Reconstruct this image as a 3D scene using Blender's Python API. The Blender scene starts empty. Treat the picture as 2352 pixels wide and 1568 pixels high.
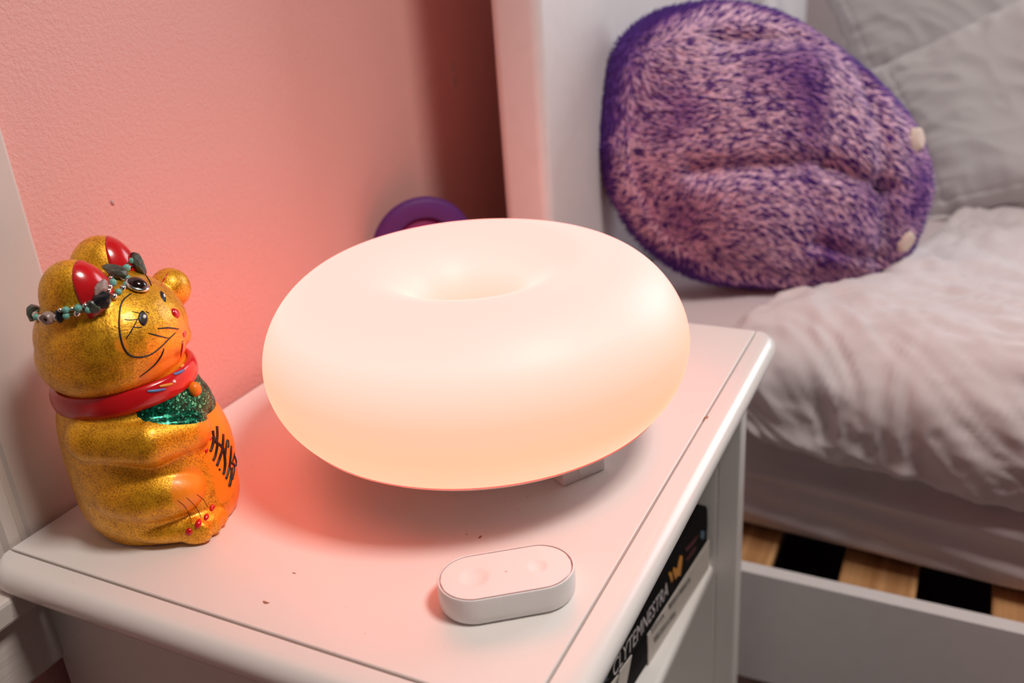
import bpy, bmesh, math, random
from mathutils import Vector, Matrix, noise
from mathutils.bvhtree import BVHTree
random.seed(7)
scene = bpy.context.scene
col = scene.collection
V = Vector

# ------------------------------------------------------------------ camera
# world frame: table top is z = 0, pink wall is the plane y ~ 0, x runs along the wall towards the bed
CAM = V((-0.3018, -0.5476, 0.3538))
FPX = 2151.0
RIGHT = V((0.4390, -0.8957, -0.0698)).normalized()
FWD = V((0.8080, 0.4276, -0.4053)).normalized()
RIGHT = (RIGHT - FWD * RIGHT.dot(FWD)).normalized()
UP = RIGHT.cross(FWD).normalized()
cam_d = bpy.data.cameras.new('camera')
cam_d.sensor_width = 36.0
cam_d.lens = FPX / 2352.0 * 36.0
cam_d.clip_start = 0.02
cam_d.dof.use_dof = True
cam_d.dof.focus_distance = 0.60
cam_d.dof.aperture_fstop = 5.0
cam = bpy.data.objects.new('camera', cam_d)
M3 = Matrix((RIGHT, UP, -FWD)).transposed()
cam.matrix_world = Matrix.Translation(CAM) @ M3.to_4x4()
col.objects.link(cam)
scene.camera = cam

# ------------------------------------------------------------------ world, light, exposure
w = bpy.data.worlds.new('room_light')
scene.world = w
w.use_nodes = True
bgn = w.node_tree.nodes['Background']
bgn.inputs[0].default_value = (1.0, 0.93, 0.91, 1)
bgn.inputs[1].default_value = 0.045


def area(name, loc, target, size, power, color):
    d = bpy.data.lights.new(name, 'AREA')
    d.shape = 'RECTANGLE'
    d.size, d.size_y = size
    d.energy = power
    d.color = color
    o = bpy.data.objects.new(name, d)
    o.location = loc
    o.rotation_euler = (V(target) - V(loc)).to_track_quat('-Z', 'Y').to_euler()
    col.objects.link(o)
    return o


# daylight from the window side of the room (in the plane of the right wall) and the room's ceiling lamp
area('window_right_offscreen', (2.42, -1.40, 0.95), (0.0, -1.40, 0.95), (1.3, 1.2), 27, (0.90, 0.95, 1.0))
area('ceiling_lamp_offscreen', (0.10, -1.25, 1.80), (0.10, -1.25, 0.0), (0.45, 0.45), 32, (1.0, 0.94, 0.88))
vs = scene.view_settings
vs.view_transform = 'Standard'
vs.look = 'None'
vs.exposure = 0.0
vs.gamma = 1.0
vs.use_curve_mapping = False


# ------------------------------------------------------------------ helpers
def ray(px, py):
    return (FWD + RIGHT * ((px - 1176.0) / FPX) - UP * ((py - 784.0) / FPX))


def on_plane(px, py, axis, val):
    d = ray(px, py)
    return CAM + d * ((val - CAM[axis]) / d[axis])


def on_gplane(px, py, p0, n):
    d = ray(px, py)
    return CAM + d * ((p0 - CAM).dot(n) / d.dot(n))


def sstep(a, b, x):
    t = max(0.0, min(1.0, (x - a) / (b - a)))
    return t * t * (3 - 2 * t)


ORG = {}


def tag(o, label=None, cat=None, group=None, kind=None):
    for k, v in (('label', label), ('category', cat), ('group', group), ('kind', kind)):
        if v:
            o[k] = v
    return o


def thing(name, loc, label, cat, group=None):
    o = bpy.data.objects.new(name, None)
    o.empty_display_size = 0.02
    col.objects.link(o)
    o.location = loc
    ORG[o.name] = V(loc)
    return tag(o, label, cat, group)


def obj(name, geo, mat, parent=None, smooth=True, origin=None, auto=None):
    """geo in world coordinates: (verts, faces), a bmesh or a mesh"""
    if isinstance(geo, bmesh.types.BMesh):
        me = bpy.data.meshes.new(name)
        bmesh.ops.recalc_face_normals(geo, faces=geo.faces)
        geo.to_mesh(me)
        geo.free()
    elif isinstance(geo, bpy.types.Mesh):
        me = geo
        me.name = name
    else:
        me = bpy.data.meshes.new(name)
        me.from_pydata([tuple(v) for v in geo[0]], [], geo[1])
        me.update()
    o = bpy.data.objects.new(name, me)
    col.objects.link(o)
    if parent is not None:
        o.parent = parent
        org = ORG[parent.name]
        ORG[o.name] = org
        me.transform(Matrix.Translation(-org))
    else:
        if origin is None:
            xs = [v.co for v in me.vertices]
            origin = V(((min(c.x for c in xs) + max(c.x for c in xs)) / 2, (min(c.y for c in xs) + max(c.y for c in xs)) / 2, min(c.z for c in xs)))
        o.location = origin
        ORG[o.name] = V(origin)
        me.transform(Matrix.Translation(-V(origin)))
    me.polygons.foreach_set('use_smooth', [bool(smooth)] * len(me.polygons))
    if auto and smooth:
        me.set_sharp_from_angle(angle=math.radians(auto))
    if mat:
        me.materials.append(mat)
    return o


def frame(c, x, y, z):
    m = Matrix((x, y, z)).transposed().to_4x4()
    m.translation = c
    return m


def box_bm(lo, hi, bevel=0.0, seg=2, mtx=None, bm=None):
    b = bmesh.new()
    lo, hi = V(lo), V(hi)
    bmesh.ops.create_cube(b, size=1.0, matrix=Matrix.Translation((lo + hi) / 2) @ Matrix.Diagonal((hi - lo).to_4d()))
    if bevel:
        bmesh.ops.bevel(b, geom=list(b.edges), offset=bevel, segments=seg, profile=0.5, affect='EDGES')
    if mtx:
        b.transform(mtx)
    if bm is None:
        return b
    me = bpy.data.meshes.new('t')
    b.to_mesh(me)
    b.free()
    bm.from_mesh(me)
    bpy.data.meshes.remove(me)
    return bm


def ell_bm(c, r, mtx=None, u=32, v=20, bm=None):
    if bm is None:
        bm = bmesh.new()
    m = Matrix.Translation(c) @ Matrix.Diagonal((r[0], r[1], r[2], 1))
    if mtx:
        m = mtx @ m
    bmesh.ops.create_uvsphere(bm, u_segments=u, v_segments=v, radius=1.0, matrix=m)
    return bm


def lathe(profile, seg, c, closed=False):
    vs_, fs = [], []
    n = len(profile)
    for i in range(seg):
        a = 2 * math.pi * i / seg
        for r, z in profile:
            vs_.append((c[0] + r * math.cos(a), c[1] + r * math.sin(a), c[2] + z))
    m = n if closed else n - 1
    for i in range(seg):
        for j in range(m):
            j2 = (j + 1) % n
            i2 = (i + 1) % seg
            fs.append((i * n + j, i2 * n + j, i2 * n + j2, i * n + j2))
    return vs_, fs


def tube(pts, rad, seg=8, closed=False):
    """round tube along points; rad is a number or a list"""
    vs_, fs = [], []
    n = len(pts)
    pts = [V(p) for p in pts]
    ref = V((0.31, 0.22, 0.93))
    for i, p in enumerate(pts):
        if closed:
            t = (pts[(i + 1) % n] - pts[i - 1])
        else:
            t = (pts[min(i + 1, n - 1)] - pts[max(i - 1, 0)])
        t.normalize()
        a = t.cross(ref)
        if a.length < 1e-4:
            a = t.cross(V((1, 0, 0)))
        a.normalize()
        b = t.cross(a)
        r = rad[i] if isinstance(rad, (list, tuple)) else rad
        for k in range(seg):
            an = 2 * math.pi * k / seg
            vs_.append(p + (a * math.cos(an) + b * math.sin(an)) * r)
    for i in range(n if closed else n - 1):
        for k in range(seg):
            i2 = (i + 1) % n
            k2 = (k + 1) % seg
            fs.append((i * seg + k, i * seg + k2, i2 * seg + k2, i2 * seg + k))
    if not closed:
        fs.append(tuple(range(seg))[::-1])
        fs.append(tuple((n - 1) * seg + k for k in range(seg)))
    return vs_, fs


def prism(poly, up, d0, d1):
    """extrude a polygon (3D points) along up from d0 to d1"""
    n = len(poly)
    up = V(up)
    vs_ = [V(p) + up * d0 for p in poly] + [V(p) + up * d1 for p in poly]
    fs = [tuple(range(n))[::-1], tuple(range(n, 2 * n))]
    for i in range(n):
        j = (i + 1) % n
        fs.append((i, j, n + j, n + i))
    return vs_, fs


def merge(parts):
    vs_, fs = [], []
    for a, b in parts:
        o = len(vs_)
        vs_ += list(a)
        fs += [tuple(i + o for i in f) for f in b]
    return vs_, fs


def resample(pts, n):
    """Catmull-Rom through points, n samples"""
    P = [V(p) for p in pts]
    out = []
    m = len(P) - 1
    for k in range(n):
        t = k / (n - 1) * m
        i = min(int(t), m - 1)
        f = t - i
        p0, p1, p2, p3 = P[max(i - 1, 0)], P[i], P[i + 1], P[min(i + 2, m)]
        out.append(0.5 * ((2 * p1) + (p2 - p0) * f + (2 * p0 - 5 * p1 + 4 * p2 - p3) * f * f + (3 * p1 - p0 - 3 * p2 + p3) * f ** 3))
    return out


# ------------------------------------------------------------------ materials
class NT:
    def __init__(s, name):
        s.m = bpy.data.materials.new(name)
        s.m.use_nodes = True
        s.t = s.m.node_tree
        s.b = s.t.nodes['Principled BSDF']
        s.out = s.t.nodes['Material Output']

    def n(s, typ, **kw):
        nd = s.t.nodes.new(typ)
        for k, v in kw.items():
            if k.startswith('i_'):
                nd.inputs[k[2:].replace('_', ' ')].default_value = v
            else:
                setattr(nd, k, v)
        return nd

    def l(s, a, b):
        s.t.links.new(a, b)

    def noise(s, scale, detail=4, rough=0.5, coord='Object', dist=0.0):
        tc = s.n('ShaderNodeTexCoord')
        nz = s.n('ShaderNodeTexNoise')
        nz.inputs['Scale'].default_value = scale
        nz.inputs['Detail'].default_value = detail
        nz.inputs['Roughness'].default_value = rough
        nz.inputs['Distortion'].default_value = dist
        s.l(tc.outputs[coord], nz.inputs['Vector'])
        return nz

    def ramp(s, src, stops):
        r = s.n('ShaderNodeValToRGB')
        el = r.color_ramp.elements
        while len(el) < len(stops):
            el.new(0.5)
        for e, (p, c) in zip(el, stops):
            e.position = p
            e.color = (*c, 1) if len(c) == 3 else c
        s.l(src, r.inputs[0])
        return r

    def bump(s, src, strength, dist):
        b = s.n('ShaderNodeBump')
        b.inputs['Strength'].default_value = strength
        b.inputs['Distance'].default_value = dist
        s.l(src, b.inputs['Height'])
        s.l(b.outputs[0], s.b.inputs['Normal'])
        return b

    def mix(s, fac, a, b):
        m = s.n('ShaderNodeMix', data_type='RGBA')
        for src, k in ((fac, 0), (a, 6), (b, 7)):
            if hasattr(src, 'links'):
                s.l(src, m.inputs[k])
            else:
                m.inputs[k].default_value = src if k == 0 else (*src, 1)
        return m.outputs[2]


def plain(name, c, rough=0.5, metal=0.0, spec=0.5, coat=0.0, nz=0.06, scale=60, bump=0.0, bdist=0.0005):
    t = NT(name)
    n = t.noise(scale, 4)
    lo = tuple(max(0, x * (1 - nz)) for x in c)
    hi = tuple(min(1, x * (1 + nz)) for x in c)
    t.l(t.ramp(n.outputs['Fac'], [(0.3, lo), (0.7, hi)]).outputs[0], t.b.inputs['Base Color'])
    t.b.inputs['Roughness'].default_value = rough
    t.b.inputs['Metallic'].default_value = metal
    t.b.inputs['Specular IOR Level'].default_value = spec
    t.b.inputs['Coat Weight'].default_value = coat
    t.b.inputs['Coat Roughness'].default_value = 0.15
    if bump:
        t.bump(n.outputs['Fac'], bump, bdist)
    return t.m


def mat_wall():
    t = NT('pink_wall_paint')
    big = t.noise(3.0, 3)
    t.l(t.ramp(big.outputs['Fac'], [(0.3, (0.76, 0.395, 0.355)), (0.7, (0.79, 0.415, 0.372))]).outputs[0], t.b.inputs['Base Color'])
    f1 = t.noise(300, 3, 0.6)
    t.bump(f1.outputs['Fac'], 0.75, 0.0012)
    t.b.inputs['Roughness'].default_value = 0.55
    return t.m


def mat_white_paint(name, c, rough=0.35, dirt=0.5, grain=False):
    t = NT(name)
    n1 = t.noise(9, 5, 0.6)
    v = t.noise(260, 2, 0.5)
    d = t.n('ShaderNodeMath', operation='MULTIPLY')
    r1 = t.ramp(n1.outputs['Fac'], [(0.5, (0, 0, 0)), (0.75, (1, 1, 1))])
    r2 = t.ramp(v.outputs['Fac'], [(0.70, (0, 0, 0)), (0.76, (1, 1, 1))])
    t.l(r1.outputs[0], d.inputs[0])
    t.l(r2.outputs[0], d.inputs[1])
    d2 = t.n('ShaderNodeMath', operation='MULTIPLY')
    d2.inputs[1].default_value = dirt
    t.l(d.outputs[0], d2.inputs[0])
    t.l(t.mix(d2.outputs[0], c, (0.28, 0.17, 0.10)), t.b.inputs['Base Color'])
    t.b.inputs['Roughness'].default_value = rough
    if grain:
        tc = t.n('ShaderNodeTexCoord')
        mp = t.n('ShaderNodeMapping')
        mp.inputs['Scale'].default_value = grain
        t.l(tc.outputs['Object'], mp.inputs['Vector'])
        g = t.n('ShaderNodeTexNoise')
        g.inputs['Scale'].default_value = 1.0
        g.inputs['Detail'].default_value = 5
        t.l(mp.outputs[0], g.inputs['Vector'])
        t.bump(g.outputs['Fac'], 0.5, 0.0012)
    else:
        t.bump(t.noise(40, 3).outputs['Fac'], 0.08, 0.001)
    return t.m


def mat_gold(name, c_lo, c_hi, rough=0.36, metal=0.55, orange=False):
    t = NT(name)
    fine = t.noise(1000, 3, 0.65)
    mid = t.noise(120, 4, 0.6)
    add = t.n('ShaderNodeMath', operation='MULTIPLY_ADD')
    t.l(fine.outputs['Fac'], add.inputs[0])
    add.inputs[1].default_value = 0.7
    m2 = t.n('ShaderNodeMath', operation='MULTIPLY')
    m2.inputs[1].default_value = 0.3
    t.l(mid.outputs['Fac'], m2.inputs[0])
    t.l(m2.outputs[0], add.inputs[2])
    base = t.ramp(add.outputs[0], [(0.40, c_lo), (0.56, c_hi)])
    colr = base.outputs[0]
    if orange:
        at = t.n('ShaderNodeAttribute', attribute_name='paint')
        m3 = t.n('ShaderNodeMath', operation='MULTIPLY_ADD')
        t.l(mid.outputs['Fac'], m3.inputs[0])
        m3.inputs[1].default_value = 0.8
        sub = t.n('ShaderNodeMath', operation='SUBTRACT')
        t.l(at.outputs['Fac'], sub.inputs[0])
        sub.inputs[1].default_value = 0.4
        t.l(sub.outputs[0], m3.inputs[2])
        cl = t.n('ShaderNodeClamp')
        t.l(m3.outputs[0], cl.inputs[0])
        rr = t.ramp(cl.outputs[0], [(0.3, (0, 0, 0)), (0.62, (1, 1, 1))])
        colr = t.mix(rr.outputs[0], colr, (0.95, 0.31, 0.010))
        inv = t.n('ShaderNodeMath', operation='MULTIPLY_ADD')
        t.l(rr.outputs[0], inv.inputs[0])
        inv.inputs[1].default_value = -metal * 0.85
        inv.inputs[2].default_value = metal
        t.l(inv.outputs[0], t.b.inputs['Metallic'])
    else:
        t.b.inputs['Metallic'].default_value = metal
    t.l(colr, t.b.inputs['Base Color'])
    t.b.inputs['Roughness'].default_value = rough
    t.b.inputs['Coat Weight'].default_value = 0.25
    t.b.inputs['Coat Roughness'].default_value = 0.2
    t.bump(fine.outputs['Fac'], 0.45, 0.0006)
    return t.m


def mat_glitter():
    t = NT('green_glitter')
    tc = t.n('ShaderNodeTexCoord')
    vo = t.n('ShaderNodeTexVoronoi')
    vo.inputs['Scale'].default_value = 900
    t.l(tc.outputs['Object'], vo.inputs['Vector'])
    sp = t.n('ShaderNodeSeparateColor')
    t.l(vo.outputs['Color'], sp.inputs[0])
    r = t.ramp(sp.outputs[0], [(0.0, (0.002, 0.02, 0.01)), (0.55, (0.0, 0.10, 0.05)), (0.85, (0.0, 0.28, 0.15)), (0.97, (0.12, 0.8, 0.5))])
    t.l(r.outputs[0], t.b.inputs['Base Color'])
    t.b.inputs['Metallic'].default_value = 0.6
    t.b.inputs['Roughness'].default_value = 0.3
    t.bump(sp.outputs[1], 0.9, 0.0008)
    return t.m


def mat_fabric(name, c, scale=900, bump=0.15, sheen=0.2, nz=0.05):
    t = NT(name)
    n = t.noise(scale, 2)
    n2 = t.noise(14, 3)
    lo = tuple(x * (1 - nz) for x in c)
    t.l(t.mix(n2.outputs['Fac'], lo, c), t.b.inputs['Base Color'])
    t.b.inputs['Roughness'].default_value = 0.9
    t.b.inputs['Specular IOR Level'].default_value = 0.15
    t.b.inputs['Sheen Weight'].default_value = sheen
    t.bump(n.outputs['Fac'], bump, 0.0006)
    return t.m


def mat_wood(name):
    t = NT(name)
    tc = t.n('ShaderNodeTexCoord')
    mp = t.n('ShaderNodeMapping')
    mp.inputs['Scale'].default_value = (3, 90, 90)
    t.l(tc.outputs['Object'], mp.inputs['Vector'])
    g = t.n('ShaderNodeTexNoise')
    g.inputs['Scale'].default_value = 1.0
    g.inputs['Detail'].default_value = 4
    t.l(mp.outputs[0], g.inputs['Vector'])
    t.l(t.ramp(g.outputs['Fac'], [(0.3, (0.36, 0.16, 0.055)), (0.7, (0.62, 0.34, 0.15))]).outputs[0], t.b.inputs['Base Color'])
    t.b.inputs['Roughness'].default_value = 0.6
    return t.m


def mat_lamp():
    """glowing opal glass: warm peach light, pinker at the top, more orange at the bottom"""
    t = NT('glowing_opal_glass')
    tc = t.n('ShaderNodeTexCoord')
    sp = t.n('ShaderNodeSeparateXYZ')
    t.l(tc.outputs['Object'], sp.inputs[0])
    mr = t.n('ShaderNodeMapRange')
    mr.inputs['From Min'].default_value = 0.02
    mr.inputs['From Max'].default_value = 0.155
    t.l(sp.outputs['Z'], mr.inputs['Value'])
    g = t.ramp(mr.outputs[0], [(0.18, (0.92, 0.122, 0.078)), (0.38, (0.62, 0.112, 0.068)), (0.54, (0.46, 0.113, 0.076)), (0.78, (0.38, 0.150, 0.128)), (1.0, (0.37, 0.132, 0.115))])
    t.l(g.outputs[0], t.b.inputs['Emission Color'])
    t.b.inputs['Emission Strength'].default_value = 5.0
    t.b.inputs['Base Color'].default_value = (0.10, 0.09, 0.085, 1)
    t.b.inputs['Roughness'].default_value = 0.45
    t.b.inputs['Specular IOR Level'].default_value = 0.25
    return t.m


M = dict(
    wall=mat_wall(),
    trim=mat_white_paint('trim_paint', (0.68, 0.60, 0.55), 0.5, 0.5, grain=(14, 14, 1.2)),
    apron=mat_white_paint('apron_paint', (0.68, 0.60, 0.55), 0.55, 0.5, grain=(2.0, 60, 160)),
    floor=plain('dark_floor', (0.09, 0.045, 0.04), 0.6),
    table=mat_white_paint('table_lacquer', (0.80, 0.755, 0.72), 0.36, 0.55),
    table2=mat_white_paint('table_edge_lacquer', (0.80, 0.755, 0.72), 0.22, 0.6),
    panel=mat_white_paint('panel_lacquer', (0.80, 0.755, 0.72), 0.45, 0.35),
    white=plain('white_plastic', (0.82, 0.80, 0.79), 0.42, nz=0.01),
    grey_dot=plain('dark_dot', (0.15, 0.13, 0.13), 0.5),
    lampw=plain('white_lamp_metal', (0.84, 0.78, 0.76), 0.45, nz=0.01),
    glass=mat_lamp(),
    gold=mat_gold('gold_and_orange_paint', (0.50, 0.20, 0.005), (1.0, 0.50, 0.018), orange=True),
    red=plain('red_gloss_paint', (0.62, 0.008, 0.012), 0.22, coat=0.5, nz=0.1),
    black=plain('black_paint', (0.018, 0.010, 0.010), 0.4),
    eyew=plain('white_paint_dot', (0.85, 0.82, 0.8), 0.4),
    blue=plain('blue_paint', (0.10, 0.22, 0.50), 0.4),
    yellow=plain('ochre_paint', (0.80, 0.36, 0.04), 0.4),
    orange=plain('orange_paint', (0.92, 0.25, 0.01), 0.35),
    glitter=mat_glitter(),
    felt=plain('black_felt', (0.012, 0.012, 0.014), 0.9),
    turq=plain('turquoise_bead', (0.16, 0.46, 0.38), 0.3, scale=300, nz=0.25),
    silver=plain('silver_bead', (0.80, 0.76, 0.72), 0.2, metal=1.0),
    stone_g=plain('grey_green_stone', (0.075, 0.085, 0.065), 0.35, scale=220, nz=0.5, bump=0.3),
    stone_k=plain('black_stone', (0.010, 0.011, 0.014), 0.25, scale=220, nz=0.3),
    stone_r=plain('rose_grey_stone', (0.34, 0.24, 0.21), 0.3, scale=220, nz=0.3),
    garnet=plain('dark_brown_cabochon', (0.018, 0.006, 0.005), 0.07, coat=0.6),
    cord=plain('bracelet_cord', (0.05, 0.045, 0.04), 0.8),
    purple=plain('purple_silicone', (0.085, 0.012, 0.155), 0.6, nz=0.05),
    magenta=plain('magenta_silicone', (0.20, 0.006, 0.11), 0.5, nz=0.05),
    bedw=plain('white_bed_lacquer', (0.74, 0.69, 0.69), 0.38, nz=0.02),
    rail=plain('bed_rail_lacquer', (0.74, 0.69, 0.69), 0.45, nz=0.02),
    slat=mat_wood('pine_slat'),
    sheet=mat_fabric('fitted_sheet', (0.66, 0.56, 0.57)),
    duvet=mat_fabric('duvet_cotton', (0.74, 0.66, 0.67)),
    pillow=mat_fabric('grey_pillow_cotton', (0.55, 0.52, 0.52)),
    piping=mat_fabric('pillow_piping', (0.62, 0.57, 0.57)),
    bookk=plain('black_book_cloth', (0.005, 0.004, 0.004), 0.75, spec=0.12),
    bookw=plain('cream_spine', (0.60, 0.53, 0.47), 0.6),
    pages=plain('book_pages', (0.55, 0.48, 0.40), 0.8, scale=400, nz=0.15),
    ink_w=plain('white_ink', (0.68, 0.62, 0.60), 0.5),
    ink_k=plain('black_ink', (0.03, 0.025, 0.025), 0.6),
    ink_o=plain('orange_ink', (0.62, 0.25, 0.03), 0.5),
    ink_r=plain('dark_red_ink', (0.07, 0.008, 0.01), 0.6),
    ink_b=plain('blue_ink', (0.07, 0.14, 0.20), 0.5),
    ink_t=plain('teal_ink', (0.012, 0.05, 0.055), 0.5),
    feltw=plain('cream_felt', (0.75, 0.58, 0.50), 0.9, scale=500, nz=0.1),
    crease=plain('brown_crease', (0.22, 0.06, 0.008), 0.5),
    plug=plain('filled_plaster', (0.60, 0.40, 0.37), 0.6),
)

# ------------------------------------------------------------------ the room
FLOOR = -0.58
WY = 0.014


def struct(name, geo, mat, parent=None, **k):
    o = obj(name, geo, mat, parent, **k)
    if parent is None:
        o['kind'] = 'structure'
    return o


wall = struct('wall_back', box_bm((-1.2, WY, FLOOR), (2.57, WY + 0.12, 1.9)), M['wall'], smooth=False)
struct('wall_right', box_bm((2.45, -3.2, FLOOR), (2.57, WY, 1.9)), plain('pale_wall_paint', (0.70, 0.70, 0.72), 0.6, nz=0.02), smooth=False)
struct('floor', box_bm((-1.2, -3.2, FLOOR - 0.05), (2.57, WY + 0.12, FLOOR)), M['floor'], smooth=False)
# filled screw holes in the wall paint
for (px, py, r) in ((1040, 155, 0.0052), (1043, 190, 0.0052), (258, 465, 0.0016), (327, 597, 0.0010)):
    p = on_plane(px, py, 1, WY)
    obj('filled_screw_hole', ell_bm(p, (r, 0.0016, r * 1.25), u=14, v=8), M['plug'], wall)
# window casing and sill: a white painted moulded board, with a ledge and an apron board below
prof = [(0.083, WY), (0.083, 0.005), (0.0805, 0.0035), (0.019, 0.0035), (0.017, 0.006), (0.013, 0.006), (0.0105, 0.0025),
        (0.002, 0.0025), (-0.001, 0.006), (-0.004, 0.006), (-0.10, 0.006), (-0.10, WY)]
vs_, fs = [], []
for z in (-0.018, 1.5):
    vs_ += [(x, y, z) for x, y in prof]
n = len(prof)
fs = [(i, (i + 1) % n, n + (i + 1) % n, n + i) for i in range(n)] + [tuple(range(n)), tuple(range(n, 2 * n))[::-1]]
bm = bmesh.new()
me = bpy.data.meshes.new('t')
me.from_pydata(vs_, [], fs)
bm.from_mesh(me)
tr1 = struct('trim_1', bm, M['trim'], smooth=False)
sill = box_bm((-0.5, -0.022, -0.036), (0.10, WY, -0.018), 0.003, 2)
struct('trim_2', sill, M['trim'], smooth=False)
struct('trim_3', box_bm((-0.5, -0.010, -0.095), (0.085, WY, -0.036), 0.0035, 2), M['apron'], smooth=False)

# ------------------------------------------------------------------ nightstand
TW, TD = 0.4925, 0.380          # board up to the grooves
STAND_C = V((0.24, -0.2, FLOOR))
ns = thing('nightstand', STAND_C, 'white lacquered nightstand with rounded edge strips and an open book shelf', 'nightstand')
obj('top_board', box_bm((0.0006, -TD + 0.0006, -0.022), (TW, -0.0005, 0.0), 0.0006, 1), M['table'], ns, smooth=False)


def nosing(path, ins):
    """rounded edge strip swept along a path; each path entry gives point and outward direction"""
    pr = [(0.0008, -0.0015), (0.0014, -0.0004), (0.009, -0.0006)]
    for k in range(1, 15):
        a = math.pi / 2 - math.pi * k / 14
        pr.append((0.0105 + 0.0110 * math.cos(a), -0.0116 + 0.0110 * math.sin(a)))
    pr += [(0.0008, -0.0226)]
    vs2, fs2 = [], []
    m = len(pr)
    for p, d in path:
        for o_, z in pr:
            q = V(p) + V(d) * o_
            vs2.append((q.x, q.y, z))
    for i in range(len(path) - 1):
        for j in range(m):
            j2 = (j + 1) % m
            fs2.append((i * m + j, i * m + j2, (i + 1) * m + j2, (i + 1) * m + j))
    fs2.append(tuple(range(m)))
    fs2.append(tuple((len(path) - 1) * m + j for j in range(m))[::-1])
    b = bmesh.new()
    me_ = bpy.data.meshes.new('t')
    me_.from_pydata(vs2, [], fs2)
    b.from_mesh(me_)
    return b


# end strips with softened corners at the wall end / bed end
pa = [((0, -0.0005, 0), (-0.40, 0, 0)), ((0, -0.004, 0), (-0.8, 0, 0)), ((0, -0.010, 0), (-0.97, 0, 0)), ((0, -0.018, 0), (-1, 0, 0)),
      ((0, -TD, 0), (-1, 0, 0)), ]
for k in range(1, 8):
    a = math.pi / 2 * k / 8
    pa.append(((0, -TD, 0), (-math.cos(a), -math.sin(a), 0)))
pa.append(((0, -TD, 0), (0, -1, 0)))
obj('edge_strip', nosing(pa, 0), M['table2'], ns, auto=50)
pb = [((0.0004, -TD, 0), (0, -1, 0)), ((TW - 0.02, -TD, 0), (0, -1, 0)), ((TW - 0.010, -TD, 0), (0, -0.97, 0)), ((TW - 0.004, -TD, 0), (0, -0.86, 0)), ((TW, -TD, 0), (0, -0.55, 0))]
obj('edge_strip', nosing(pb, 0), M['table2'], ns, auto=50)
SHZ = -0.2515
for (x0, x1) in ((0.006, 0.022), (0.468, 0.486)):
    obj('side_panel', box_bm((x0, -0.354, FLOOR), (x1, -0.006, -0.0225), 0.001, 1), M['panel'], ns, smooth=False)
    obj('leg', box_bm((x0, -0.3755, FLOOR), (x1 + 0.002, -0.3535, -0.0225), 0.0015, 2), M['panel'], ns, smooth=False)
obj('back_panel', box_bm((0.022, -0.014, FLOOR + 0.04), (0.468, -0.008, -0.0225)), M['panel'], ns, smooth=False)
obj('shelf', box_bm((0.022, -0.352, SHZ - 0.016), (0.468, -0.014, SHZ), 0.005, 3), M['panel'], ns, smooth=True, auto=50)
obj('shelf', box_bm((0.022, -0.352, FLOOR + 0.05), (0.468, -0.014, FLOOR + 0.066), 0.004, 3), M['panel'], ns, smooth=True, auto=50)

# small marks on the lacquer
t_marks = [(1103, 1233, 0.0011, 0.0022), (610, 1383, 0.0028, 0.0012), (1072, 1227, 0.0006, 0.0006), (1622, 958, 0.0016, 0.0026), (676, 1316, 0.0016, 0.0006)]
mk = plain('brown_stain', (0.34, 0.17, 0.10), 0.7, nz=0.3, scale=900)
for px, py, a, b in t_marks:
    p = on_plane(px, py, 2, 0.0)
    poly = []
    for k in range(11):
        an = 2 * math.pi * k / 11
        rr = random.uniform(0.6, 1.1)
        poly.append(p + V((math.cos(an) * b * rr, math.sin(an) * a * rr, 0)))
    obj('stain', prism(poly, (0, 0, 1), -0.0004, 0.00012), mk, ns, smooth=False)

# ------------------------------------------------------------------ donut lamp
LC = V((0.2291, -0.2382, 0.0))
lamp = thing('donut_lamp', LC, 'glowing peach white donut shaped glass lamp standing on the nightstand', 'lamp')
Rc, zc = 0.0880, 0.0850
ao, ai, b_up, b_dn = 0.0620, 0.0620, 0.0610, 0.0610
prof = []
rz0, zz0 = 0.1330, 0.0460
for k in range(0, 24):                                  # lower flank, rim to equator
    t = k / 24
    a = math.radians(-43.5) * (1 - t)
    prof.append((Rc + ao * math.cos(a), zc + (zc - zz0) / math.sin(math.radians(43.5)) * math.sin(a)))
for k in range(0, 61):                                  # upper flank, equator to ridge
    a = math.pi / 2 * k / 60
    prof.append((Rc + ao * max(math.cos(a), 0) ** (2 / 1.85), zc + b_up * math.sin(a) ** (2 / 1.85)))
for k in range(1, 50):                                  # funnel of the hole
    a = math.pi / 2 + math.radians(88) * k / 49
    prof.append((max(Rc + ai * math.cos(a), 0.0003), zc + b_up * math.sin(a)))
prof.append((0.0003, prof[-1][1] - 0.001))
obj('glass_shade', lathe(prof, 160, LC), M['glass'], lamp)
rz, zz = prof[0]
obj('base_plate', lathe([(0.0001, 0.0385), (0.118, 0.0385), (rz - 0.006, 0.0405), (rz - 0.0015, zz - 0.0022), (rz + 0.0004, zz - 0.0008), (rz - 0.0002, zz + 0.0008), (rz - 0.004, zz + 0.001), (0.0001, zz + 0.001)], 128, LC), M['lampw'], lamp, auto=40)
obj('pedestal', lathe([(0.0001, 0.0), (0.058, 0.0), (0.060, 0.002), (0.060, 0.0385), (0.0001, 0.0385)], 64, LC), M['lampw'], lamp, auto=40)
A_, B_ = V((0.1937, -0.3172, 0)), V((0.2240, -0.3355, 0))
ex = (B_ - A_).normalized()
ey = V((-ex.y, ex.x, 0))
blen = (B_ - A_).length
fr = frame(A_, ex, ey, V((0, 0, 1)))
foot = obj('control_box', box_bm((0, 0, 0.0), (blen, 0.040, 0.0388), 0.0010, 2, fr), M['lampw'], lamp, auto=40)
bc = A_ + ex * blen * 0.50 + V((0, 0, 0.0088))
btn = []
for k in range(28):
    an = 2 * math.pi * k / 28
    btn.append(bc + ex * math.cos(an) * 0.0052 + V((0, 0, 1)) * math.sin(an) * 0.0052)
obj('button', prism(btn, -ey, -0.001, 0.0007), M['white'], foot, auto=40)
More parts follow.
